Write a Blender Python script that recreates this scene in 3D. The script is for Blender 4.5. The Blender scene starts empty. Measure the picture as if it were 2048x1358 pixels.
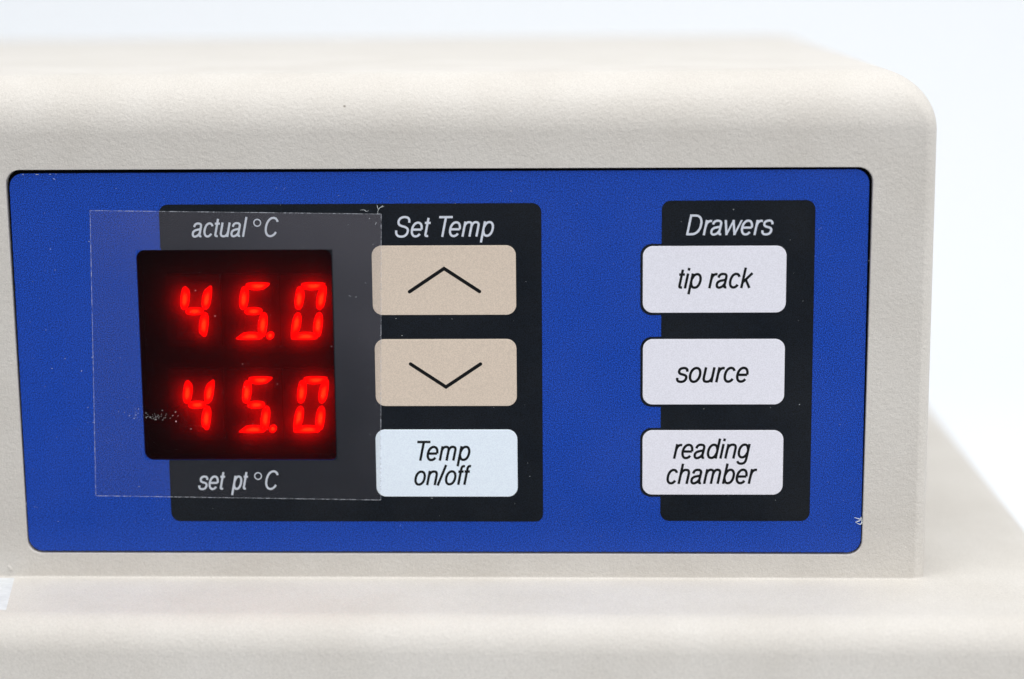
import bpy, bmesh, math, random
from mathutils import Vector, Matrix
random.seed(7)
sc = bpy.context.scene
MM = 0.001                      # the scene is in metres, the measures below in millimetres

# ------------------------------------------------------------------ camera, world, lamps
def cam_axes(pitch, yaw, roll):
    cp, sp, cy, sy = math.cos(pitch), math.sin(pitch), math.cos(yaw), math.sin(yaw)
    f = Vector((sy*cp, cy*cp, -sp)); r = Vector((cy, -sy, 0)); u = r.cross(f)
    c, s = math.cos(roll), math.sin(roll)
    return c*r + s*u, -s*r + c*u, f
CR, CU, CF = cam_axes(0.184054770, -0.0374857884, -0.00881709891)
CP = Vector((101.015362, -346.891842, 103.443865))
cam = bpy.data.cameras.new('camera'); camo = bpy.data.objects.new('camera', cam)
sc.collection.objects.link(camo); sc.camera = camo
m = Matrix((CR, CU, -CF)).transposed().to_4x4(); m.translation = CP*MM
camo.matrix_world = m
cam.sensor_width = 36; cam.sensor_fit = 'HORIZONTAL'; cam.lens = 4003.45531/2048*36
cam.clip_start = 0.01; cam.clip_end = 20
cam.dof.use_dof = True; cam.dof.focus_distance = 0.353; cam.dof.aperture_fstop = 7.5
cam.dof.aperture_blades = 0

world = bpy.data.worlds.new('World'); sc.world = world; world.use_nodes = True
bg = world.node_tree.nodes['Background']
bg.inputs['Strength'].default_value = 1.0     # a pale room, lighter towards its ceiling than its floor
_nt = world.node_tree; _tc = _nt.nodes.new('ShaderNodeTexCoord'); _sx = _nt.nodes.new('ShaderNodeSeparateXYZ')
_rp = _nt.nodes.new('ShaderNodeValToRGB'); _mr = _nt.nodes.new('ShaderNodeMapRange')
_nt.links.new(_tc.outputs['Generated'], _sx.inputs[0]); _nt.links.new(_sx.outputs['Z'], _mr.inputs['Value'])
_mr.inputs['From Min'].default_value = -0.30; _mr.inputs['From Max'].default_value = 0.55
_nt.links.new(_mr.outputs[0], _rp.inputs['Fac']); _e = _rp.color_ramp.elements
_e[0].color = (0.10, 0.105, 0.125, 1); _e[1].color = (0.82, 0.83, 0.86, 1)
_nt.links.new(_rp.outputs[0], bg.inputs['Color'])

def area(name, loc, aim, sx, sy, power, col):
    l = bpy.data.lights.new(name, 'AREA'); l.shape = 'RECTANGLE'; l.size = sx; l.size_y = sy
    l.energy = power; l.color = col
    o = bpy.data.objects.new(name, l); sc.collection.objects.link(o)
    o.location = loc; d = Vector(aim) - Vector(loc)
    o.rotation_euler = d.to_track_quat('-Z', 'Y').to_euler(); return o
area('overhead_softbox', (0.12, -0.19, 0.84), (0.08, -0.02, 0.0), 0.9, 0.38, 5.8, (1.0, 0.995, 0.985))
area('front_softbox', (0.75, -0.75, 0.40), (0.09, 0.0, 0.04), 0.5, 0.5, 2.6, (1.0, 0.985, 0.965))
area('backdrop_lamp', (0.25, 0.45, 1.2), (0.3, 0.75, 0.2), 1.2, 0.4, 0.35, (0.95, 0.98, 1.0))

sc.view_settings.view_transform = 'Standard'; sc.view_settings.look = 'None'
sc.view_settings.exposure = 0; sc.view_settings.gamma = 1
sc.render.engine = 'CYCLES'
sc.cycles.max_bounces = 10; sc.cycles.transparent_max_bounces = 12
sc.cycles.sample_clamp_indirect = 4

# ------------------------------------------------------------------ helpers
def link(name, me, mats, parent=None):
    o = bpy.data.objects.new(name, me); sc.collection.objects.link(o)
    for mt in (mats if isinstance(mats, (list, tuple)) else [mats]): me.materials.append(mt)
    if parent: o.parent = parent
    return o
def mesh(name, V, F, mats, parent=None, smooth=False, fm=None):
    me = bpy.data.meshes.new(name)
    me.from_pydata([Vector(v)*MM for v in V], [], F); me.update()
    o = link(name, me, mats, parent)
    if smooth: me.polygons.foreach_set('use_smooth', [True]*len(F))
    if fm: me.polygons.foreach_set('material_index', fm)
    return o
def tag(o, label=None, cat=None, group=None, kind=None):
    for k, v in (('label', label), ('category', cat), ('group', group), ('kind', kind)):
        if v: o[k] = v
    return o
def rrect(x0, z0, x1, z1, r, n=8):
    """rounded rectangle, counter-clockwise seen from the front; r may be 4 radii from lower left"""
    rs = r if isinstance(r, (list, tuple)) else [r]*4
    P = []
    for (cx, cz, a0, rr) in ((x0+rs[0], z0+rs[0], 180, rs[0]), (x1-rs[1], z0+rs[1], 270, rs[1]),
                             (x1-rs[2], z1-rs[2], 0, rs[2]), (x0+rs[3], z1-rs[3], 90, rs[3])):
        for k in range(n+1):
            a = math.radians(a0 + 90*k/n); P.append((cx+rr*math.cos(a), cz+rr*math.sin(a)))
    return P
def ray_hit(poly, c, a):
    dx, dz = math.cos(a), math.sin(a); best = None
    for i in range(len(poly)):
        (x0, z0), (x1, z1) = poly[i-1], poly[i]
        ex, ez = x1-x0, z1-z0; den = dx*ez - dz*ex
        if abs(den) < 1e-12: continue
        t = ((x0-c[0])*ez - (z0-c[1])*ex)/den; s = ((x0-c[0])*dz - (z0-c[1])*dx)/den
        if t > 0 and -1e-9 <= s <= 1+1e-9 and (best is None or t > best): best = t
    return best
def ring(name, outer, hole, c, y, thick, mats, parent=None, walls=True):
    """flat sheet with a hole: front face at y, edges going back by thick"""
    A = sorted({round(math.atan2(p[1]-c[1], p[0]-c[0]), 7) for p in list(outer)+list(hole)} |
               {round(-math.pi+2*math.pi*k/96, 7) for k in range(96)})
    V, F = [], []
    R = [(ray_hit(outer, c, a), ray_hit(hole, c, a), a) for a in A]
    def pt(r, a, yy): V.append((c[0]+r*math.cos(a), yy, c[1]+r*math.sin(a))); return len(V)-1
    for i in range(len(R)):
        (o0, h0, a0), (o1, h1, a1) = R[i-1], R[i]
        if o0 <= h0 + 1e-6 or o1 <= h1 + 1e-6: continue
        q = [pt(h0, a0, y), pt(o0, a0, y), pt(o1, a1, y), pt(h1, a1, y)]
        F.append(q[::-1] if False else [q[0], q[1], q[2], q[3]])
        if walls:
            b = [pt(o0, a0, y+thick), pt(o1, a1, y+thick), pt(h0, a0, y+thick), pt(h1, a1, y+thick)]
            F.append([q[1], b[0], b[1], q[2]]); F.append([q[0], q[3], b[3], b[2]])
    o = mesh(name, V, F, mats, parent); fix(o); return o
def fix(o):
    bm = bmesh.new(); bm.from_mesh(o.data)
    bmesh.ops.remove_doubles(bm, verts=bm.verts, dist=2e-7)
    bmesh.ops.recalc_face_normals(bm, faces=bm.faces)
    bm.to_mesh(o.data); bm.free()
def slab(name, poly, y, thick, mats, parent=None, edge_mat=0, round_edge=0.0):
    """flat piece with its front face at y and sides going back by thick; a small rounded shoulder if asked"""
    n = len(poly); V, F, fm = [], [], []
    cx = sum(p[0] for p in poly)/n; cz = sum(p[1] for p in poly)/n
    levels = [(0.0, y+thick)]
    if round_edge:
        for k in range(4):
            a = math.radians(90*k/3); levels.append((round_edge*(1-math.cos(a)), y+round_edge*(1-math.sin(a))))
        # inset each point along its own normal
    else: levels.append((0.0, y))
    nr = []
    for i in range(n):
        a, b = Vector(poly[i-1]), Vector(poly[(i+1) % n]); t = (b-a)
        if t.length < 1e-9: t = Vector((1, 0))
        t.normalize(); nr.append(Vector((-t.y, t.x)))
    for ins, yy in levels:
        for i, p in enumerate(poly): V.append((p[0]+nr[i].x*ins, yy, p[1]+nr[i].y*ins))
    L = len(levels)
    for l in range(L-1):
        for i in range(n):
            j = (i+1) % n; F.append([l*n+i, l*n+j, (l+1)*n+j, (l+1)*n+i]); fm.append(edge_mat)
    F.append([(L-1)*n+i for i in range(n)]); fm.append(0)
    return mesh(name, V, F, mats, parent, fm=fm)

# ------------------------------------------------------------------ materials
def mat(name):
    mt = bpy.data.materials.new(name); mt.use_nodes = True; nt = mt.node_tree
    return mt, nt, nt.nodes['Principled BSDF']
def N(nt, t, **kw):
    n = nt.nodes.new(t)
    for k, v in kw.items():
        if k in n.inputs: n.inputs[k].default_value = v
        else: setattr(n, k, v)
    return n
def coords(nt): return nt.nodes.new('ShaderNodeTexCoord').outputs['Object']
def noise(nt, scale, detail=2, rough=0.5, src=None):
    n = N(nt, 'ShaderNodeTexNoise', Scale=scale, Detail=detail, Roughness=rough)
    nt.links.new(src or coords(nt), n.inputs['Vector']); return n
def ramp(nt, src, p0, c0, p1, c1):
    r = nt.nodes.new('ShaderNodeValToRGB'); e = r.color_ramp.elements
    e[0].position, e[0].color, e[1].position, e[1].color = p0, (*c0, 1), p1, (*c1, 1)
    nt.links.new(src, r.inputs['Fac']); return r

def paint():
    mt, nt, b = mat('textured_beige_paint'); L = nt.links
    co = coords(nt)
    big = noise(nt, 55, 3, 0.6, co); fine = noise(nt, 5200, 1, 0.5, co)
    c1 = ramp(nt, big.outputs['Fac'], 0.35, (0.602, 0.572, 0.524), 0.65, (0.642, 0.614, 0.568))
    c2 = ramp(nt, fine.outputs['Fac'], 0.30, (0.90, 0.90, 0.90), 0.70, (1.06, 1.06, 1.06))
    mx = N(nt, 'ShaderNodeMix', data_type='RGBA', blend_type='MULTIPLY'); mx.inputs[0].default_value = 1
    L.new(c1.outputs[0], mx.inputs[6]); L.new(c2.outputs[0], mx.inputs[7])
    # stray dark specks
    vo = N(nt, 'ShaderNodeTexVoronoi', Scale=70.0); L.new(co, vo.inputs['Vector'])
    sp = ramp(nt, vo.outputs['Distance'], 0.012, (0.45, 0.43, 0.40), 0.022, (1, 1, 1))
    mx2 = N(nt, 'ShaderNodeMix', data_type='RGBA', blend_type='MULTIPLY'); mx2.inputs[0].default_value = 1
    L.new(mx.outputs[2], mx2.inputs[6]); L.new(sp.outputs[0], mx2.inputs[7])
    L.new(mx2.outputs[2], b.inputs['Base Color'])
    b.inputs['Roughness'].default_value = 0.55; b.inputs['IOR'].default_value = 1.42
    n1 = noise(nt, 1450, 3, 0.55, co); n2 = noise(nt, 3200, 2, 0.5, co)
    ad = N(nt, 'ShaderNodeMath', operation='MULTIPLY_ADD'); ad.inputs[1].default_value = 0.45
    L.new(n2.outputs['Fac'], ad.inputs[0]); L.new(n1.outputs['Fac'], ad.inputs[2])
    bp = N(nt, 'ShaderNodeBump', Strength=1.0, Distance=0.00012)
    L.new(ad.outputs[0], bp.inputs['Height']); L.new(bp.outputs[0], b.inputs['Normal'])
    return mt
def film_print(name, col, rough=0.38, grain=0.16, bump=0.000005, spec=0.28):
    """matte printed polyester: even colour with a fine grain in the surface"""
    mt, nt, b = mat(name); L = nt.links; co = coords(nt)
    f = noise(nt, 6500, 0, 0.5, co)
    lo = tuple(max(0, c*(1-grain*1.6)) for c in col); hi = tuple(min(1, c*(1+grain*1.6)) for c in col)
    r = ramp(nt, f.outputs['Fac'], 0.32, lo, 0.68, hi)
    L.new(r.outputs[0], b.inputs['Base Color'])
    sm = noise(nt, 60, 4, 0.65, co); sr = N(nt, 'ShaderNodeMapRange'); L.new(sm.outputs['Fac'], sr.inputs['Value'])
    sr.inputs['From Min'].default_value = 0.3; sr.inputs['From Max'].default_value = 0.7      # handling marks
    sr.inputs['To Min'].default_value = rough-0.10; sr.inputs['To Max'].default_value = rough+0.12
    L.new(sr.outputs[0], b.inputs['Roughness'])
    b.inputs['Specular IOR Level'].default_value = spec
    n1 = noise(nt, 3600, 1, 0.5, co)
    bp = N(nt, 'ShaderNodeBump', Strength=1.0, Distance=bump)
    L.new(n1.outputs['Fac'], bp.inputs['Height']); L.new(bp.outputs[0], b.inputs['Normal'])
    return mt
def plain(name, col, rough=0.5, spec=0.5):
    mt, nt, b = mat(name); f = noise(nt, 900, 2)
    r = ramp(nt, f.outputs['Fac'], 0.3, tuple(c*0.93 for c in col), 0.7, tuple(min(1, c*1.05) for c in col))
    nt.links.new(r.outputs[0], b.inputs['Base Color'])
    b.inputs['Roughness'].default_value = rough; b.inputs['Specular IOR Level'].default_value = spec
    return mt
PAINT = paint()
BLUE = film_print('blue_print', (0.0078, 0.054, 0.378), grain=0.46)
BLACK = film_print('black_print', (0.0020, 0.0034, 0.0056), grain=1.9)
BEIGE = film_print('beige_print', (0.68, 0.575, 0.472), grain=0.05)
WHITE = film_print('white_print', (0.79, 0.79, 0.86), grain=0.035)
COOLWHITE = film_print('cool_white_print', (0.79, 0.88, 0.98), grain=0.03)
INK = plain('black_ink', (0.005, 0.006, 0.007), 0.5, 0.15)
PALE_INK = plain('pale_ink', (0.62, 0.66, 0.74))
DARK = plain('dark_recess', (0.004, 0.004, 0.004), 0.8, 0.1)
LEDFACE = plain('dark_red_led_face', (0.020, 0.003, 0.004), 0.7, 0.05)
BACKDROP = plain('white_paper', (0.84, 0.865, 0.885), 0.9, 0.1)
PATCH = plain('white_patch', (0.66, 0.68, 0.69), 0.6, 0.3)
LINT = plain('white_lint', (0.80, 0.86, 0.88), 0.8)

def led_material():
    mt, nt, b = mat('lit_led_segment'); L = nt.links; nt.nodes.remove(b)
    at = N(nt, 'ShaderNodeAttribute', attribute_name='core')
    r = ramp(nt, at.outputs['Fac'], 0.0, (1, 1, 1), 1.0, (1, 1, 1))
    st = N(nt, 'ShaderNodeMapRange'); st.inputs['To Min'].default_value = 2.6; st.inputs['To Max'].default_value = 7.0
    L.new(at.outputs['Fac'], st.inputs['Value'])
    cr = ramp(nt, at.outputs['Fac'], 0.35, (1, 0.0012, 0.0004), 1.0, (1, 0.034, 0.005))
    em = N(nt, 'ShaderNodeEmission'); L.new(cr.outputs[0], em.inputs[0]); L.new(st.outputs[0], em.inputs[1])
    L.new(em.outputs[0], nt.nodes['Material Output'].inputs[0]); return mt
LED = led_material()
UNLIT = plain('unlit_led_segment', (0.045, 0.005, 0.006), 0.6, 0.05)

def filter_material():
    """dark red acrylic: clear red plus a little scatter that carries the glow"""
    mt, nt, b = mat('red_filter_acrylic'); L = nt.links; nt.nodes.remove(b)
    tr = N(nt, 'ShaderNodeBsdfTransparent', Color=(0.72, 0.30, 0.26, 1))
    tl = N(nt, 'ShaderNodeBsdfTranslucent', Color=(0.95, 0.01, 0.13, 1))
    gl = N(nt, 'ShaderNodeBsdfGlossy', Color=(1, 1, 1, 1), Roughness=0.25)
    m1 = N(nt, 'ShaderNodeMixShader'); m1.inputs[0].default_value = 0.26
    m2 = N(nt, 'ShaderNodeMixShader'); m2.inputs[0].default_value = 0.006
    L.new(tr.outputs[0], m1.inputs[1]); L.new(tl.outputs[0], m1.inputs[2])
    L.new(m1.outputs[0], m2.inputs[1]); L.new(gl.outputs[0], m2.inputs[2])
    L.new(m2.outputs[0], nt.nodes['Material Output'].inputs[0]); return mt
FILTER = filter_material()

# ------------------------------------------------------------------ backdrop (white sweep)
V, F = [], []
prof = [(-130, -62)] + [(y, -62) for y in (0, 200, 450)]
for k in range(1, 13):
    a = math.radians(90*k/12); prof.append((450+350*math.sin(a), -62+350*(1-math.cos(a))))
prof.append((800, 1100))
for (y, z) in prof: V += [(-1300, y, z), (1700, y, z)]
for i in range(len(prof)-1): F.append([2*i, 2*i+1, 2*i+3, 2*i+2])
tag(mesh('backdrop', V, F, BACKDROP, smooth=True), kind='structure')

# ------------------------------------------------------------------ the instrument
inst = bpy.data.objects.new('laboratory_instrument', None); sc.collection.objects.link(inst)
inst.location = (0.08, 0.08, -0.06)
tag(inst, 'beige textured laboratory instrument with blue control panel and red temperature display', 'instrument')
bpy.context.view_layer.update()
def P(o):                      # parent without moving
    o.parent = inst; o.matrix_parent_inverse = inst.matrix_world.inverted(); return o

def rounded_box(name, x0, x1, y0, y1, z0, z1, fil, rv, skirt=0.0, open_front=False):
    """box with a large round on its upper edges and a small one on its upright corners"""
    rings = []; S = 18
    if skirt:
        for k in range(5):
            a = math.radians(90*k/4); rings.append((-(skirt*(1-math.sin(a))), z0+skirt*(1-math.cos(a)), rv))
    else: rings.append((0, z0, rv))
    for k in range(S+1):
        a = math.radians(90*k/S); rings.append((fil*(1-math.cos(a)), z1-fil+fil*math.sin(a), rv + 3.0*k/S))
    V, F = [], []; nc = 10
    for ins, z, r in rings:
        for p in rrect(x0+ins, y0+ins, x1-ins, y1-ins, r, nc): V.append((p[0], p[1], z))
    n = 4*(nc+1)
    for l in range(len(rings)-1):
        for i in range(n):
            j = (i+1) % n
            zf = rings[l][1] >= z0+skirt-1e-6 and rings[l+1][1] <= z1-fil+1e-6
            if open_front and zf and i == nc: continue      # the flat of the front, made apart with its opening
            F.append([l*n+i, l*n+j, (l+1)*n+j, (l+1)*n+i])
    F.append([(len(rings)-1)*n+i for i in range(n)])
    return V, F
# housing: front plane stands 0.35 mm before the panel face
FY = -0.35; ZB, ZT = -4.9, 85.4
V, F = rounded_box('x', -165, 161.6, FY, 196, ZB, ZT, 10.0, 2.2, skirt=0.35, open_front=True)
OPEN = [(x + (0.42*(1-z/69.3) if x < 75 else -0.40*(1-z/69.3)), z + (0.12-0.24*x/150 if z > 34 else 0))
        for x, z in rrect(-0.62, -0.42, 150.62, 69.12, 2.6)]
nh = len(V)
out = [(-162.8, ZB+0.35), (159.4, ZB+0.35), (159.4, ZT-10), (-162.8, ZT-10)]
c = (75, 34.3)
A = sorted({round(math.atan2(p[1]-c[1], p[0]-c[0]), 7) for p in out+OPEN})
idx = []
for a in A:
    ro, rh = ray_hit(out, c, a), ray_hit(OPEN, c, a)
    base = len(V)
    V += [(c[0]+ro*math.cos(a), FY, c[1]+ro*math.sin(a)), (c[0]+(rh+0.12)*math.cos(a), FY, c[1]+(rh+0.12)*math.sin(a)),
          (c[0]+rh*math.cos(a), FY+0.12, c[1]+rh*math.sin(a)), (c[0]+rh*math.cos(a), 2.2, c[1]+rh*math.sin(a))]
    idx.append(base)
for i in range(len(idx)):
    a, b = idx[i-1], idx[i]
    for k in range(3): F.append([a+k, b+k, b+k+1, a+k+1])
housing = mesh('upper_housing', V, F, PAINT, smooth=True); fix(housing)
housing.data.polygons.foreach_set('use_smooth', [True]*len(housing.data.polygons))
housing.data.set_sharp_from_angle(angle=math.radians(35)); P(housing)

V, F = rounded_box('x', -185, 188.9, -25.5, 215, -60, ZB, 5.8, 5.0)
base = mesh('base_housing', V, F, PAINT, smooth=True); fix(base)
base.data.polygons.foreach_set('use_smooth', [True]*len(base.data.polygons)); P(base)
base['label'] = 'wider beige lower housing with a rounded ledge'

# dark bed of the recess behind the panel
P(ring('recess_bed', rrect(-0.9, -0.4, 150.9, 69.5, 2.6), rrect(21.0, 16.0, 57.3, 56.0, 1.5), (39.1, 36.0), 1.3, 0.5, DARK))

# panel, with the display opening
WIN = rrect(21.85, 16.95, 56.42, 54.98, [1.6, 0.9, 1.3, 1.5])
WC = (39.1, 36.0)
PANEL = [(0.15, 2.2)] 
PANEL = rrect(0.0, 0.0, 150.0, 68.57, [2.6, 2.4, 2.4, 2.4])
panel = P(ring('control_panel', PANEL, WIN, WC, 0.0, 0.5, BLUE))
panel['label'] = 'blue printed front panel'
def sub(o, par):
    o.parent = par; o.matrix_parent_inverse = par.matrix_world.inverted(); return o
bpy.context.view_layer.update()
FIELD = rrect(26.2, 5.58, 93.32, 63.0, [1.7, 1.4, 1.6, 1.6])
f1 = sub(ring('printed_field', FIELD, WIN, WC, -0.02, 0.018, BLACK), panel)
f1['label'] = 'wide black printed field round the display and temperature keys'
f2 = sub(slab('printed_field', rrect(114.25, 5.75, 140.85, 63.3, 1.6), -0.02, 0.018, BLACK), panel)
f2['label'] = 'narrow black printed field behind the drawer keys'

# ---------- lettering: condensed oblique sans drawn as strokes
def arc(cx, cy, rx, ry, a0, a1, n=None, e=2.15):
    n = n or max(6, int(abs(a1-a0)/9)); o = []
    for k in range(n+1):
        a = math.radians(a0+(a1-a0)*k/n); c_, s_ = math.cos(a), math.sin(a)
        o.append((cx+rx*math.copysign(abs(c_)**(2/e), c_), cy+ry*math.copysign(abs(s_)**(2/e), s_)))
    return o
def cr(P_, n=7):
    o = []; Q = [P_[0]]+list(P_)+[P_[-1]]
    for i in range(1, len(Q)-2):
        p0, p1, p2, p3 = Q[i-1], Q[i], Q[i+1], Q[i+2]
        for k in range(n):
            t = k/n
            o.append(tuple(0.5*((2*p1[d])+(-p0[d]+p2[d])*t+(2*p0[d]-5*p1[d]+4*p2[d]-p3[d])*t*t+(-p0[d]+3*p1[d]-3*p2[d]+p3[d])*t**3) for d in (0, 1)))
    o.append(tuple(P_[-1])); return o
A_ = [cr([(88, 368), (105, 440), (170, 488), (258, 498), (345, 486), (405, 440), (416, 370), (414, 230), (413, 100), (425, 50), (460, 32), (512, 36)]),
      cr([(414, 312), (370, 288), (270, 272), (160, 245), (90, 195), (77, 130), (102, 60), (160, 26), (230, 24), (320, 58), (385, 120), (413, 180)])]
G = {
 'a': (556, A_),
 'b': (556, [[(97, 0), (97, 718)], arc(293, 261, 190, 236, 165, -165)]),
 'c': (500, [arc(258, 261, 190, 237, 32, 326)]),
 'd': (556, [[(459, 0), (459, 718)], arc(263, 261, 190, 236, 15, 345)]),
 'e': (556, [[(88, 262), (478, 262)][::-1] and ([(112, 258)] + [(478, 258)]), arc(280, 261, 199, 237, 0, 322)]),
 'f': (278, [cr([(127, 0), (127, 300), (127, 560), (140, 640), (185, 684), (270, 684)]), [(16, 487), (258, 487)]]),
 'g': (556, [[(455, 523), (455, 30)] and cr([(455, 523), (455, 300), (455, 0), (448, -80), (405, -150), (330, -180), (235, -181), (150, -155), (95, -92)]), arc(258, 270, 186, 228, 15, 345)]),
 'h': (556, [[(104, 0), (104, 718)], cr([(104, 330), (135, 425), (210, 485), (300, 498), (390, 480), (438, 420), (449, 340), (449, 170), (449, 0)])]),
 'i': (222, [[(111, 0), (111, 523)], [(111, 625), (111, 718)]]),
 'k': (500, [[(105, 0), (105, 718)], [(448, 523), (118, 205)], [(215, 300), (452, 0)]]),
 'l': (222, [[(111, 0), (111, 718)]]),
 'm': (833, [[(104, 0), (104, 523)], cr([(104, 350), (135, 435), (195, 487), (270, 498), (345, 482), (388, 435), (397, 360), (397, 180), (397, 0)]),
             cr([(397, 350), (428, 435), (488, 487), (563, 498), (640, 480), (682, 430), (691, 355), (691, 170), (691, 0)])]),
 'n': (556, [[(104, 0), (104, 523)], cr([(104, 330), (135, 425), (210, 485), (300, 498), (390, 480), (438, 420), (449, 340), (449, 170), (449, 0)])]),
 'o': (556, [arc(278, 261, 201, 237, 0, 360)]),
 'p': (556, [[(97, 523), (97, -207)], arc(293, 261, 190, 236, 165, -165)]),
 'r': (333, [[(106, 0), (106, 523)], cr([(106, 290), (130, 400), (185, 465), (250, 492), (330, 486)])]),
 's': (500, [cr([(425, 372), (405, 440), (340, 488), (250, 499), (150, 482), (92, 430), (95, 355), (150, 305), (255, 277), (365, 248), (425, 200), (432, 130), (395, 65), (320, 30), (235, 23), (140, 42), (82, 95), (68, 162)])]),
 't': (278, [cr([(130, 660), (130, 400), (130, 110), (142, 55), (180, 35), (255, 36)]), [(16, 487), (258, 487)]]),
 'u': (556, [[(452, 0), (452, 523)], cr([(452, 193), (421, 98), (346, 38), (256, 25), (166, 43), (118, 103), (107, 183), (107, 350), (107, 523)])]),
 'w': (722, [[(24, 548), (201, -20)], [(184, -20), (370, 545)], [(352, 545), (538, -20)], [(521, -20), (698, 548)]]),
 'C': (722, [arc(378, 359, 292, 337, 33, 328)]),
 'D': (722, [[(125, 0), (125, 718)], cr([(125, 37), (320, 37), (450, 62), (555, 140), (612, 260), (620, 359), (612, 458), (555, 578), (450, 656), (320, 681), (125, 681)])]),
 'S': (667, [cr([(572, 500), (545, 610), (465, 675), (335, 697), (205, 672), (125, 600), (118, 505), (170, 430), (290, 385), (430, 350), (545, 290), (580, 200), (545, 95), (455, 35), (335, 20), (205, 45), (115, 120), (80, 235)])]),
 'T': (611, [[(305, 0), (305, 680)], [(18, 681), (593, 681)]]),
 '/': (278, [[(28, -19), (236, 737)]]),
 ' ': (278, []),
}
KERN = {'Te': -110, 'ra': -15, 'wa': -15, 'aw': -10, 'we': -15}
def stroke(path, half, closed=False):
    """quads of a stroke of even width along the path, mitred, with butt ends"""
    pts = [path[0]]
    for p in path[1:]:
        if math.dist(p, pts[-1]) > 1e-4: pts.append(p)
    closed = len(pts) > 4 and math.dist(pts[0], pts[-1]) < 1e-3
    if closed: pts = pts[:-1]
    n = len(pts); out = []
    for i in range(n):
        a = Vector(pts[i-1]) if (i or closed) else None
        b = Vector(pts[(i+1) % n]) if (i < n-1 or closed) else None
        p = Vector(pts[i])
        d0 = (p-a).normalized() if a is not None else (b-p).normalized()
        d1 = (b-p).normalized() if b is not None else d0
        n0, n1 = Vector((-d0.y, d0.x)), Vector((-d1.y, d1.x)); mm = (n0+n1)
        mm = mm.normalized() if mm.length > 1e-6 else n0
        k = half/max(0.78, mm.dot(n0)); out.append((p+mm*k, p-mm*k))
    return out, closed
def lettering(text, xl, xr, zb_l, zb_r, cap, y, mt, parent, label=None, weight=0.106, shear=0.205, thin=0.012):
    """write text so that its ink runs from xl to xr, baseline zb, capital height cap (mm)"""
    s = cap/0.718/1000
    runs, pen, wedge = [], 0, []
    for i, ch in enumerate(text):
        adv, st = G[ch]
        if i: pen += KERN.get(text[i-1]+ch, 0)
        for p in st:
            runs.append([(q[0]+pen, q[1]) for q in p])
            if ch == 'w': wedge.append(runs[-1])
        pen += adv
    half = weight*cap/2
    def span(kx):
        lo, hi = 1e9, -1e9
        for r in runs:
            for q in r:
                x = q[0]*kx*s + q[1]*s*shear; lo = min(lo, x-half*0.9); hi = max(hi, x+half*0.9)
        return lo, hi
    kx = 0.8
    for _ in range(30):
        lo, hi = span(kx); kx *= 1 + ((xr-xl)/(hi-lo)-1)
    lo, hi = span(kx); V, F = [], []
    for ri, r in enumerate(runs):
        path = [(q[0]*kx*s + q[1]*s*shear - lo + xl, q[1]*s) for q in r]
        pr, closed = stroke(path, half); b = len(V); yy = y - 0.0025*(ri % 4); m_ = len(pr)
        if r in wedge:
            for (l_, r_) in pr:
                for q in (l_, r_): q.y = min(max(q.y, 0), 0.523*1000*s)
        for (l_, r_) in pr:
            for q in (l_, r_):
                V.append((q.x, yy, q.y + zb_l + (zb_r-zb_l)*(q.x-xl)/(xr-xl)))
        for (l_, r_) in pr:
            for q in (l_, r_):
                V.append((q.x, y+thin, q.y + zb_l + (zb_r-zb_l)*(q.x-xl)/(xr-xl)))
        B = b + 2*m_
        for i in range(m_ if closed else m_-1):
            j = (i+1) % m_
            F.append([b+2*i, b+2*i+1, b+2*j+1, b+2*j])
            F.append([b+2*i, b+2*j, B+2*j, B+2*i]); F.append([b+2*i+1, B+2*i+1, B+2*j+1, b+2*j+1])
        if not closed:
            F.append([b, B, B+1, b+1]); e = 2*(m_-1); F.append([b+e, b+e+1, B+e+1, B+e])
    return V, F
def put_text(name, parts, mt, parent, label=None):
    V, F = [], []
    for (v, f) in parts:
        n = len(V); V += v; F += [[i+n for i in q] for q in f]
    o = mesh(name, V, F, mt)
    sub(o, parent)
    if label: o['label'] = label
    return o
def circle_ring(cx, cz, r, half, y, n=40):
    V, F = [], []
    for k in range(n):
        a = 2*math.pi*k/n
        for rr in (r-half, r+half): V.append((cx+rr*math.cos(a), y, cz+rr*math.sin(a)))
    for k in range(n):
        j = (k+1) % n; F.append([2*k, 2*k+1, 2*j+1, 2*j])
    return V, F

# panel point under a photograph pixel, used once to turn measured places into millimetres
def at(u, v, y=0.0):
    d = CF + CR*((u-1024)/4003.45531) - CU*((v-679)/4003.45531)
    p = CP + d*((y-CP.y)/d.y); return p.x, p.z
def T(text, ul, ur, vl, vr, cap_px, y, **kw):
    xl, zl = at(ul, vl, y); xr, zr = at(ur, vr, y)
    cap = at((ul+ur)/2, vl-cap_px, y)[1] - at((ul+ur)/2, vl, y)[1]
    return lettering(text, xl, xr, zl, zr, cap, y, None, None, **kw)
YT = -0.032
cx_, cz_ = at(514.5, 445.5); ring1 = circle_ring(cx_, cz_, 0.60, 0.10, YT)
put_text('lettering', [T('actual', 384, 496, 474.5, 473.5, 39.5, YT), ring1, T('C', 530, 558, 473.5, 473.5, 39, YT)], PALE_INK, panel, 'pale caption reading actual °C')
cx_, cz_ = at(516.2, 952.0); ring2 = circle_ring(cx_, cz_, 0.61, 0.10, YT)
put_text('lettering', [T('set', 397, 453, 979.5, 979.2, 37.8, YT), T('pt', 462, 498.5, 979.2, 979, 37.8, YT), ring2, T('C', 531, 558, 979, 979, 37.5, YT)], PALE_INK, panel, 'pale caption reading set pt °C')
put_text('lettering', [T('Set Temp', 790.5, 988, 474.5, 472.8, 41.5, YT)], PALE_INK, panel, 'pale caption reading Set Temp')
put_text('lettering', [T('Drawers', 1372, 1546.5, 470.5, 470, 41.5, YT)], PALE_INK, panel, 'pale caption reading Drawers')

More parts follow.
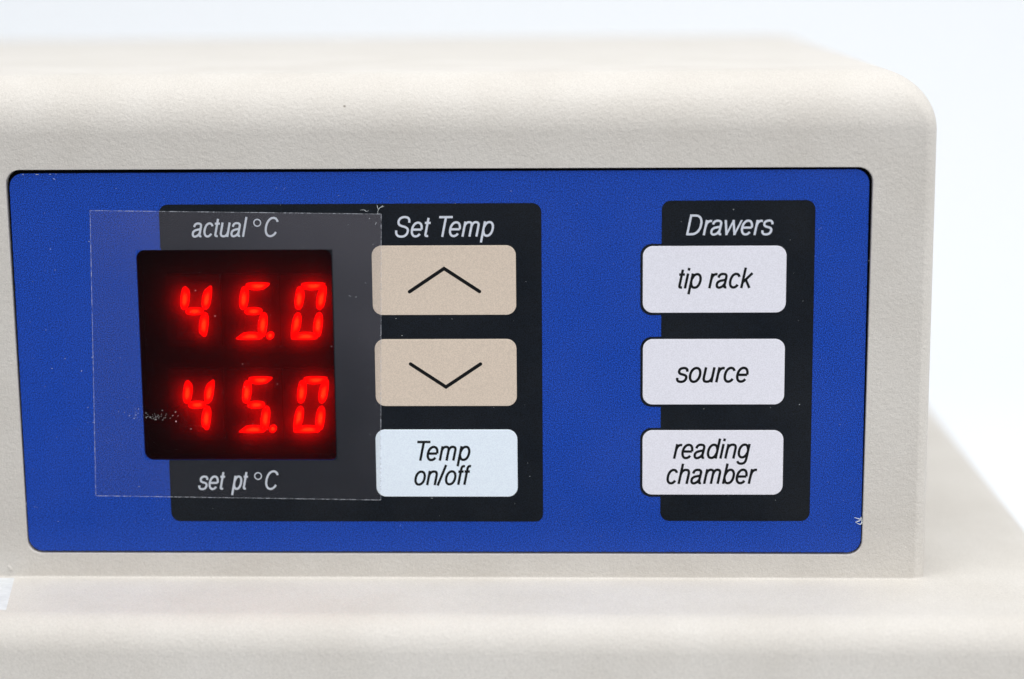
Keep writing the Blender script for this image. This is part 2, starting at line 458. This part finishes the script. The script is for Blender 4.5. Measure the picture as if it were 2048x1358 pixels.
# ---------- keys
YK = -0.10
def key(x0, z0, x1, z1, mt, label, border=False):
    par = P(slab('push_button', rrect(x0, z0, x1, z1, 1.75, 10), YK, 0.10, mt, round_edge=0.06)); par['label'] = label
    bpy.context.view_layer.update()
    if border:
        b = sub(slab('border', rrect(x0-0.42, z0-0.42, x1+0.12, z1+0.40, 2.0, 10), -0.035, 0.033, BLACK), par)
    return par
def stroke_mesh(path, half, y, thin=0.012, caps=True):
    pr, _ = stroke(path, half); V, F = [], []
    L_, R_ = [p[0] for p in pr], [p[1] for p in pr]
    if caps:
        d = (Vector(path[-1])-Vector(path[-2])).normalized(); a0 = math.atan2(d.y, d.x)
        endc = [Vector(path[-1])+half*Vector((math.cos(a0+t), math.sin(a0+t))) for t in [math.pi/2-math.pi*k/8 for k in range(1, 8)]]
        d = (Vector(path[0])-Vector(path[1])).normalized(); a0 = math.atan2(d.y, d.x)
        stc = [Vector(path[0])+half*Vector((math.cos(a0+t), math.sin(a0+t))) for t in [math.pi/2-math.pi*k/8 for k in range(1, 8)]]
    else: endc = stc = []
    loop = L_ + endc + R_[::-1] + stc
    return [(p.x, p.y) for p in loop]
up = key(63.5, 43.27, 88.8, 55.6, BEIGE, 'beige key with an upward arrow')
dn = key(63.68, 26.84, 88.78, 38.93, BEIGE, 'beige key with a downward arrow')
onf = key(63.47, 10.22, 88.8, 22.55, COOLWHITE, 'bluish white key reading Temp on/off')
tip = key(111.0, 43.55, 135.98, 55.35, WHITE, 'white key reading tip rack', True)
src = key(111.05, 27.08, 135.96, 38.85, WHITE, 'white key reading source', True)
rdc = key(111.05, 10.63, 135.96, 22.42, WHITE, 'white key reading reading chamber', True)
YL = YK - 0.012
def arrow(par, pts, name='arrow'):
    path = [at(u, v, YL) for u, v in pts]; loop = stroke_mesh(path, 0.31, YL)
    o = slab(name, loop[::-1], YL, 0.010, INK); fix(o); sub(o, par)
arrow(up, [(819, 583.5), (888, 537), (959, 583)])
arrow(dn, [(821, 728), (892, 774), (961, 728)])
put_text('lettering', [T('Temp', 833, 941, 921.5, 921, 39.5, YL, weight=0.122), T('on/off', 829, 945, 970.5, 969.5, 39, YL, weight=0.122)], INK, onf)
put_text('lettering', [T('tip rack', 1356, 1507, 577, 576, 41, YL, weight=0.122)], INK, tip)
put_text('lettering', [T('source', 1352, 1497, 765, 764.5, 41.5, YL, weight=0.122)], INK, src)
put_text('lettering', [T('reading', 1346, 1501, 917.5, 917, 40, YL, weight=0.122), T('chamber', 1333, 1516, 968, 967.5, 40.5, YL, weight=0.122)], INK, rdc)

# ---------- display: red filter pane, six digits behind it
win = P(slab('display_window', rrect(21.90, 17.0, 56.37, 54.93, [1.6, 0.9, 1.3, 1.5]), 0.05, 0.001, FILTER))
# keep only the front sheet of the pane so that light is filtered once
bm = bmesh.new(); bm.from_mesh(win.data)
big = max(bm.faces, key=lambda f: f.calc_area())
bmesh.ops.delete(bm, geom=[f for f in bm.faces if f is not big], context='FACES'); bm.to_mesh(win.data); bm.free()
win['label'] = 'dark red display window'
# black well round the digits
wb = rrect(21.9, 17.0, 56.37, 54.93, 1.3)
V = [(p[0], yy, p[1]) for yy in (0.52, 4.2) for p in wb]; n = len(wb)
F = [[i, (i+1) % n, n+(i+1) % n, n+i] for i in range(n)] + [[n+i for i in range(n)]]
P(mesh('display_well', V, F, DARK))

SL = math.tan(math.radians(8.3)); DW, DH = 5.45, 10.3
def chaikin(pts, k=2, w=0.25):
    for _ in range(k):
        o = []
        for i in range(len(pts)):
            a, b = pts[i], pts[(i+1) % len(pts)]
            o += [(a[0]*(1-w)+b[0]*w, a[1]*(1-w)+b[1]*w), (a[0]*w+b[0]*(1-w), a[1]*w+b[1]*(1-w))]
        pts = o
    return pts
g = 0.10; mz = DH/2; TV = 1.58; TH = 1.36
SEG = {
 'a': [(1.05, DH), (DW-0.55, DH), (DW-0.38, DH-0.45), (DW-TV+0.15, DH-TH), (TV-0.05, DH-TH), (0.80, DH-0.5)],
 'b': [(DW, DH-0.75), (DW, mz+1.0), (DW-TV/2, mz+g), (DW-TV, mz+0.8), (DW-TV, DH-TH-0.25), (DW-0.62, DH-0.62)],
 'c': [(DW, 0.9), (DW-0.5, 0.45), (DW-TV, TH-0.1), (DW-TV, mz-0.8), (DW-TV/2, mz-g), (DW, mz-1.0)],
 'd': [(0.35, 0), (DW-0.85, 0), (DW-0.55, 0.45), (DW-TV+0.2, TH), (TV-0.3, TH), (0.20, 0.35)],
 'e': [(0, 0.6), (0, mz-1.0), (TV/2, mz-g), (TV, mz-0.8), (TV, TH+0.2), (0.40, 0.45)],
 'f': [(0, DH-1.15), (0, mz+1.0), (TV/2, mz+g), (TV, mz+0.8), (TV, DH-TH-0.15), (0.55, DH-0.62)],
 'g': [(TV/2+0.25, mz), (TV+0.05, mz+TH/2), (DW-TV-0.05, mz+TH/2), (DW-TV/2-0.25, mz), (DW-TV-0.05, mz-TH/2), (TV+0.05, mz-TH/2)],
}
CORE = {'a': (0.35, 0), 'd': (0.35, 0), 'g': (0.15, 0), 'b': (0, -0.5), 'c': (0, -0.1), 'e': (0.1, 0.4), 'f': (0, -0.4)}
YD = 1.9                        # face of the digit blocks, behind the pane
def seg_mesh(name, pts, core, lit, ox, oz):
    pts = chaikin(pts); n = len(pts)
    cx = sum(p[0] for p in pts)/n + core[0]; cz = sum(p[1] for p in pts)/n + core[1]
    lv = [(1.04, 0.0, 0.0), (1.04, -0.32, 0.0), (0.93, -0.36, 0.05), (0.60, -0.37, 0.45), (0.28, -0.37, 0.9), ]
    V, F, A = [], [], []
    for s, dy, cv in lv:
        for p in pts:
            x, z = cx+(p[0]-cx)*s, cz+(p[1]-cz)*s
            V.append((ox+x+SL*z, YD+dy, oz+z)); A.append(cv)
    for l in range(len(lv)-1):
        for i in range(n):
            j = (i+1) % n; F.append([l*n+i, l*n+j, (l+1)*n+j, (l+1)*n+i])
    F.append([(len(lv)-1)*n+i for i in range(n)])
    o = mesh(name, V, F, LED if lit else UNLIT)
    at_ = o.data.attributes.new('core', 'FLOAT', 'POINT'); at_.data.foreach_set('value', A)
    fix(o)
    return o
SHOW = {'4': 'bcfg', '5': 'acdfg', '0': 'abcdef'}
def digit(ch, ox, oz, row, dot=False):
    blk = P(slab('digit', rrect(ox-1.6, oz-1.3, ox+8.1, oz+DH+1.3, 0.3, 3), YD, 1.5, LEDFACE))
    blk['label'] = 'lit red digit %s in the %s row' % (ch, row)
    bpy.context.view_layer.update()
    for k in 'abcdefg':
        lit = k in SHOW[ch]
        o = sub(seg_mesh('segment', SEG[k], CORE[k], lit, ox, oz), blk)
        if not lit: o['label'] = 'unlit segment'
    if dot:
        p = [(0.68*math.cos(2*math.pi*i/16), 0.72*math.sin(2*math.pi*i/16)) for i in range(16)]
        sub(seg_mesh('decimal_point', p, (0, 0), True, ox+6.35, oz+0.75), blk)
for vb, row, us in ((679.8, 'upper', (352.0, 469.6, 580.0)), (866.0, 'lower', (357.5, 475.5, 585.0))):
    for ch, u in zip('450', us):
        x, z = at(u, vb, YD-0.4); digit(ch, x, z, row, ch == '5')

# ------------------------------------------------------------------ clear film laid over the display
def film_material():
    mt, nt, b = mat('clear_film'); L = nt.links; nt.nodes.remove(b)
    tr = N(nt, 'ShaderNodeBsdfTransparent', Color=(0.965, 0.965, 0.955, 1))
    gl = N(nt, 'ShaderNodeBsdfGlossy', Color=(1, 0.95, 1, 1), Roughness=0.22)
    df = N(nt, 'ShaderNodeBsdfDiffuse', Color=(0.82, 0.77, 0.92, 1))
    m0 = N(nt, 'ShaderNodeMixShader'); m0.inputs[0].default_value = 0.30
    L.new(gl.outputs[0], m0.inputs[1]); L.new(df.outputs[0], m0.inputs[2])
    # over the smooth display window the film clings and has no haze
    co = coords(nt); sp = N(nt, 'ShaderNodeSeparateXYZ'); L.new(co, sp.inputs[0])
    def band(out, lo, hi, soft):
        a = N(nt, 'ShaderNodeMapRange', interpolation_type='SMOOTHSTEP'); L.new(out, a.inputs['Value'])
        a.inputs['From Min'].default_value = lo-soft; a.inputs['From Max'].default_value = lo+soft
        c_ = N(nt, 'ShaderNodeMapRange', interpolation_type='SMOOTHSTEP'); L.new(out, c_.inputs['Value'])
        c_.inputs['From Min'].default_value = hi+soft; c_.inputs['From Max'].default_value = hi-soft
        mu = N(nt, 'ShaderNodeMath', operation='MULTIPLY'); L.new(a.outputs[0], mu.inputs[0]); L.new(c_.outputs[0], mu.inputs[1]); return mu
    bx = band(sp.outputs['X'], 0.02185, 0.0566, 0.00015); bz = band(sp.outputs['Z'], 0.0169, 0.0550, 0.00015)
    mu = N(nt, 'ShaderNodeMath', operation='MULTIPLY'); L.new(bx.outputs[0], mu.inputs[0]); L.new(bz.outputs[0], mu.inputs[1])
    fac = N(nt, 'ShaderNodeMapRange'); L.new(mu.outputs[0], fac.inputs['Value'])
    
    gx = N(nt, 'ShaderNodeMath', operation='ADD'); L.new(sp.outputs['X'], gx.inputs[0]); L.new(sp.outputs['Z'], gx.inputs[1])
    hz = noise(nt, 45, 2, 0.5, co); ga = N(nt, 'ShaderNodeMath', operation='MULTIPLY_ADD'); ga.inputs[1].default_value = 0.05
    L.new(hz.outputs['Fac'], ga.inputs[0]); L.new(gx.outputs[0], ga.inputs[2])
    hm = N(nt, 'ShaderNodeMapRange'); L.new(ga.outputs[0], hm.inputs['Value'])     # haze rises to the upper right, painting in a reflected sheen
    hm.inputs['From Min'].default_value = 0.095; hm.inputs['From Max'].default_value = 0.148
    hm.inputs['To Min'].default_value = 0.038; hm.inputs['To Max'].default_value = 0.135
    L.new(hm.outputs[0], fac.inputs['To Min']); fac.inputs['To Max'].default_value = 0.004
    m1 = N(nt, 'ShaderNodeMixShader'); L.new(fac.outputs[0], m1.inputs[0])
    L.new(tr.outputs[0], m1.inputs[1]); L.new(m0.outputs[0], m1.inputs[2])
    L.new(m1.outputs[0], nt.nodes['Material Output'].inputs[0]); return mt
def rim_material():  # whitish rim colour paints in the light caught along the cut edges
    mt, nt, b = mat('film_edge_glint'); L = nt.links; nt.nodes.remove(b)
    tr = N(nt, 'ShaderNodeBsdfTransparent'); df = N(nt, 'ShaderNodeBsdfDiffuse', Color=(0.80, 0.84, 0.92, 1))
    n1 = noise(nt, 900, 3, 0.7); r = ramp(nt, n1.outputs['Fac'], 0.35, (0.06,)*3, 0.75, (0.58,)*3)
    m1 = N(nt, 'ShaderNodeMixShader'); L.new(r.outputs[0], m1.inputs[0])
    L.new(tr.outputs[0], m1.inputs[1]); L.new(df.outputs[0], m1.inputs[2])
    L.new(m1.outputs[0], nt.nodes['Material Output'].inputs[0]); return mt
YF = -0.19
FC = [at(191, 992, YF), at(762, 1000.5, YF), at(763, 427.5, YF), at(179.5, 420.5, YF)]
def inset(poly, d):
    n = len(poly); o = []
    for i in range(n):
        p, a, b = Vector(poly[i]), Vector(poly[i-1]), Vector(poly[(i+1) % n])
        o.append(tuple(p + ((a-p).normalized()+(b-p).normalized())*d))
    return o
FI = inset(FC, 0.11)
V = [(p[0], YF, p[1]) for p in FC] + [(p[0], YF-0.002, p[1]) for p in FI] + [(p[0], YF+0.06, p[1]) for p in FC]
F = [[4, 5, 6, 7]] + [[i, (i+1) % 4, 4+(i+1) % 4, 4+i] for i in range(4)] + [[8+i, 8+(i+1) % 4, (i+1) % 4, i] for i in range(4)]
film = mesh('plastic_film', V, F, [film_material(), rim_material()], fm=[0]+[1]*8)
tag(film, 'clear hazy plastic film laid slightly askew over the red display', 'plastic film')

# ------------------------------------------------------------------ lint, scratches, dust
def fibre(paths, r=0.06, y=-0.24):
    V, F = [], []
    for path in paths:
        pts = cr([at(u, v, y) for u, v in path], 5); m_ = len(pts)
        for i, p in enumerate(pts):
            a, b = Vector(pts[max(0, i-1)]), Vector(pts[min(m_-1, i+1)]); d = (b-a).normalized(); nn = Vector((-d.y, d.x))
            rr = r*(1-0.55*abs(2*i/(m_-1)-1)); lift = 0.10*math.sin(math.pi*i/(m_-1))
            for k in range(5):
                t = 2*math.pi*k/5; o2 = nn*rr*math.cos(t); V.append((p[0]+o2.x, y-lift+rr*math.sin(t), p[1]+o2.y))
        b0 = len(V)-5*m_
        for i in range(m_-1):
            for k in range(5):
                j = (k+1) % 5; F.append([b0+5*i+k, b0+5*i+j, b0+5*i+5+j, b0+5*i+5+k])
    return V, F
V, F = fibre([[(755, 428), (757, 419), (762, 414), (768, 413)], [(757, 420), (755, 414), (754, 410)], [(763, 415), (765, 411)]], 0.042)
tag(mesh('lint_fibre', V, F, LINT), 'tiny pale blue lint fibre at the upper right corner of the clear film', 'lint')
V, F = fibre([[(721, 421), (728, 419.5), (733, 423), (737, 421)]], 0.032)
tag(mesh('lint_fibre', V, F, LINT), 'short curled white hair on the upper edge of the clear film', 'lint')
V, F = fibre([[(1709, 1035), (1716, 1037), (1721, 1038), (1722, 1034)], [(1722, 1034), (1723.5, 1041), (1722, 1047), (1718, 1048), (1711, 1044)],
              [(1711, 1044), (1717, 1042), (1722, 1040)], [(1721, 1049), (1725, 1044)]], 0.08, -0.05)
tag(mesh('lint_fibre', V, F, LINT), 'tuft of white lint caught on the lower right edge of the blue panel', 'lint')

def specks(items, y):
    V, F = [], []
    for (u, v, L_, w, ang) in items:
        x, z = at(u, v, y); l, ww = L_*0.0435, w*0.0435
        d = Vector((math.cos(ang), math.sin(ang))); nn = Vector((-d.y, d.x)); b0 = len(V); k = 6
        for i in range(k):
            a = 2*math.pi*i/k; q = d*l*math.cos(a)*random.uniform(.7, 1.1)+nn*ww*math.sin(a)*random.uniform(.7, 1.1)
            V.append((x+q.x, y, z+q.y))
        V.append((x, y-0.03, z))
        for i in range(k): F.append([b0+i, b0+(i+1) % k, b0+k])
    return V, F
it = [(108, 358, 6, .8, -.5), (89, 426, 1.2, .9, 0), (232, 377, 1.6, .8, .4), (300, 367, 1, .9, 0), (178, 483, 3, .9, -.2), (101, 498, 3, .7, -.1), (110, 540, 4, .6, 0),
      (184, 715, 1.6, 1.5, 0), (130, 717, 1.8, 1.3, 0), (104, 737, 3, .9, -.1), (163, 742, 3, 1.2, .5), (92, 660, 1.3, .9, 0), (90, 773, 1.2, 1, 0),
      (430, 632, 2.6, 1.3, 0), (391, 581, 2.6, 1.3, .2), (485, 728, 2.6, .8, 0), (663, 693, 2.8, .7, 0), (382, 858, 1.7, 1.4, -.6), (555, 768, 1.2, 1.2, 0),
      (116, 1043, 1.6, .9, .2), (75, 1015, 1, .9, 0), (278, 973, 1.6, 1, 0), (792, 637, 1.8, 1, 0), (804, 671, 2.4, 1, .1), (761, 671, 1.2, 1, 0), (904, 638, 1.1, .9, 0),
      (1052, 563, 1.3, .9, 0), (1060, 953, 2, 1, -.7), (1055, 926, 1, 1.4, 0), (1467, 419, 2.6, 1, 0), (1599, 809, 2.2, 1.5, .8), (1606, 602, 1, 1, 0), (1022, 382, 1.3, 1.1, 0),
      (727, 389, 1.3, 1.1, 0), (677, 391, 1.1, 1, 0), (561, 410, 1.2, 1, 0), (739, 437, 1.5, 1.4, 0), (751, 448, 1.7, 1.2, 0), (752, 446, 4, .5, .5), (746, 489, 1.8, .7, .8), (864, 996, 5, .5, 0),
      (553, 376, 1.3, .9, 0), (568, 378, 1.2, 1, 0), (1695, 900, 1.1, 1, 0), (1680, 849, 1.2, .9, 0), (1656, 964, 1.3, .9, 0), (1738, 521, 1.3, 1.6, 0), (700, 592, 7, .4, -.25), (712, 594, 5, .4, .1),
      (731, 566, 1.1, 1, 0), (718, 677, 1, 1, 0), (737, 776, 1, 1, 0), (740, 869, 1.2, 1, 0)]
it += [(random.gauss(306, 17), random.gauss(833, 4.5), random.uniform(.7, 2.4), random.uniform(.5, .9), random.uniform(-.4, .7)) for _ in range(46)]
it += [(random.gauss(270, 9), random.gauss(828, 9), random.uniform(.8, 2.6), random.uniform(.4, .8), random.uniform(0, 1)) for _ in range(16)]
it += [(312, 839, 2, 1.5, 0), (292, 826, 2, 1.3, 0), (277, 818, 3, .8, .8), (352, 843, 2.6, 2.3, 0), (351, 824, 3, .9, 0), (346, 831, 3, .8, 0), (356, 832, 2.2, .8, 0), (237, 823, 1.2, 1, 0), (176, 815, 1.6, .8, 0), (186, 845, 1.2, 1.3, 0), (176, 845, 1.5, .8, 0)]
for _ in range(150):
    it.append((random.uniform(60, 1720), random.uniform(360, 1085), random.uniform(.5, 1.1), random.uniform(.4, .8), random.uniform(-.6, .9)))
V, F = specks(it, -0.255)
tag(mesh('dust', V, F, LINT), kind='stuff', label='fine white dust specks and scuffs over the panel and display')
# worn bright sliver along the upper left edge of the panel
V, F = specks([(46, 349.3, 6, .7, 0), (74, 348.9, 9, 1.0, .01), (100, 348.4, 5, .6, 0), (112, 348.2, 3, .8, 0), (52, 1008, 1, 6, 0), (51, 1016, 1, 5, .1)], -0.02)
tag(mesh('edge_wear', V, F, LINT), kind='stuff', label='worn white slivers on the panel edge')

# thin white patch of unknown origin on the ledge, cut by the left edge of the picture
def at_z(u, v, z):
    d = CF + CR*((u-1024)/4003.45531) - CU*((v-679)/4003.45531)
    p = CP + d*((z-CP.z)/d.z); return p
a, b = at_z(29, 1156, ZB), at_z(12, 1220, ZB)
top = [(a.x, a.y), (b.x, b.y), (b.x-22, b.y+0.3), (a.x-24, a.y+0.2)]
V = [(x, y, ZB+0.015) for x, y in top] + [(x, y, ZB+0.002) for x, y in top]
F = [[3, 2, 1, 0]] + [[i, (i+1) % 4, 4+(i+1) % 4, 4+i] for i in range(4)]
o = mesh('ledge_patch', V, F, PATCH); fix(o)
tag(o, 'thin white patch on the ledge below the left end of the panel', 'tape')
# small raised chip of paint at the foot of the housing
x, z = at(20, 1136, FY); V = []; F = []
for k in range(8):
    t = 2*math.pi*k/8; V.append((x+0.8*math.cos(t)*math.cos(-0.9)-0.34*math.sin(t)*math.sin(-0.9), FY, z+0.8*math.cos(t)*math.sin(-0.9)+0.34*math.sin(t)*math.cos(-0.9)))
V.append((x, FY-0.5, z)); F = [[k, (k+1) % 8, 8] for k in range(8)]
o = mesh('paint_chip', V, F, PAINT, smooth=True); fix(o); P(o)
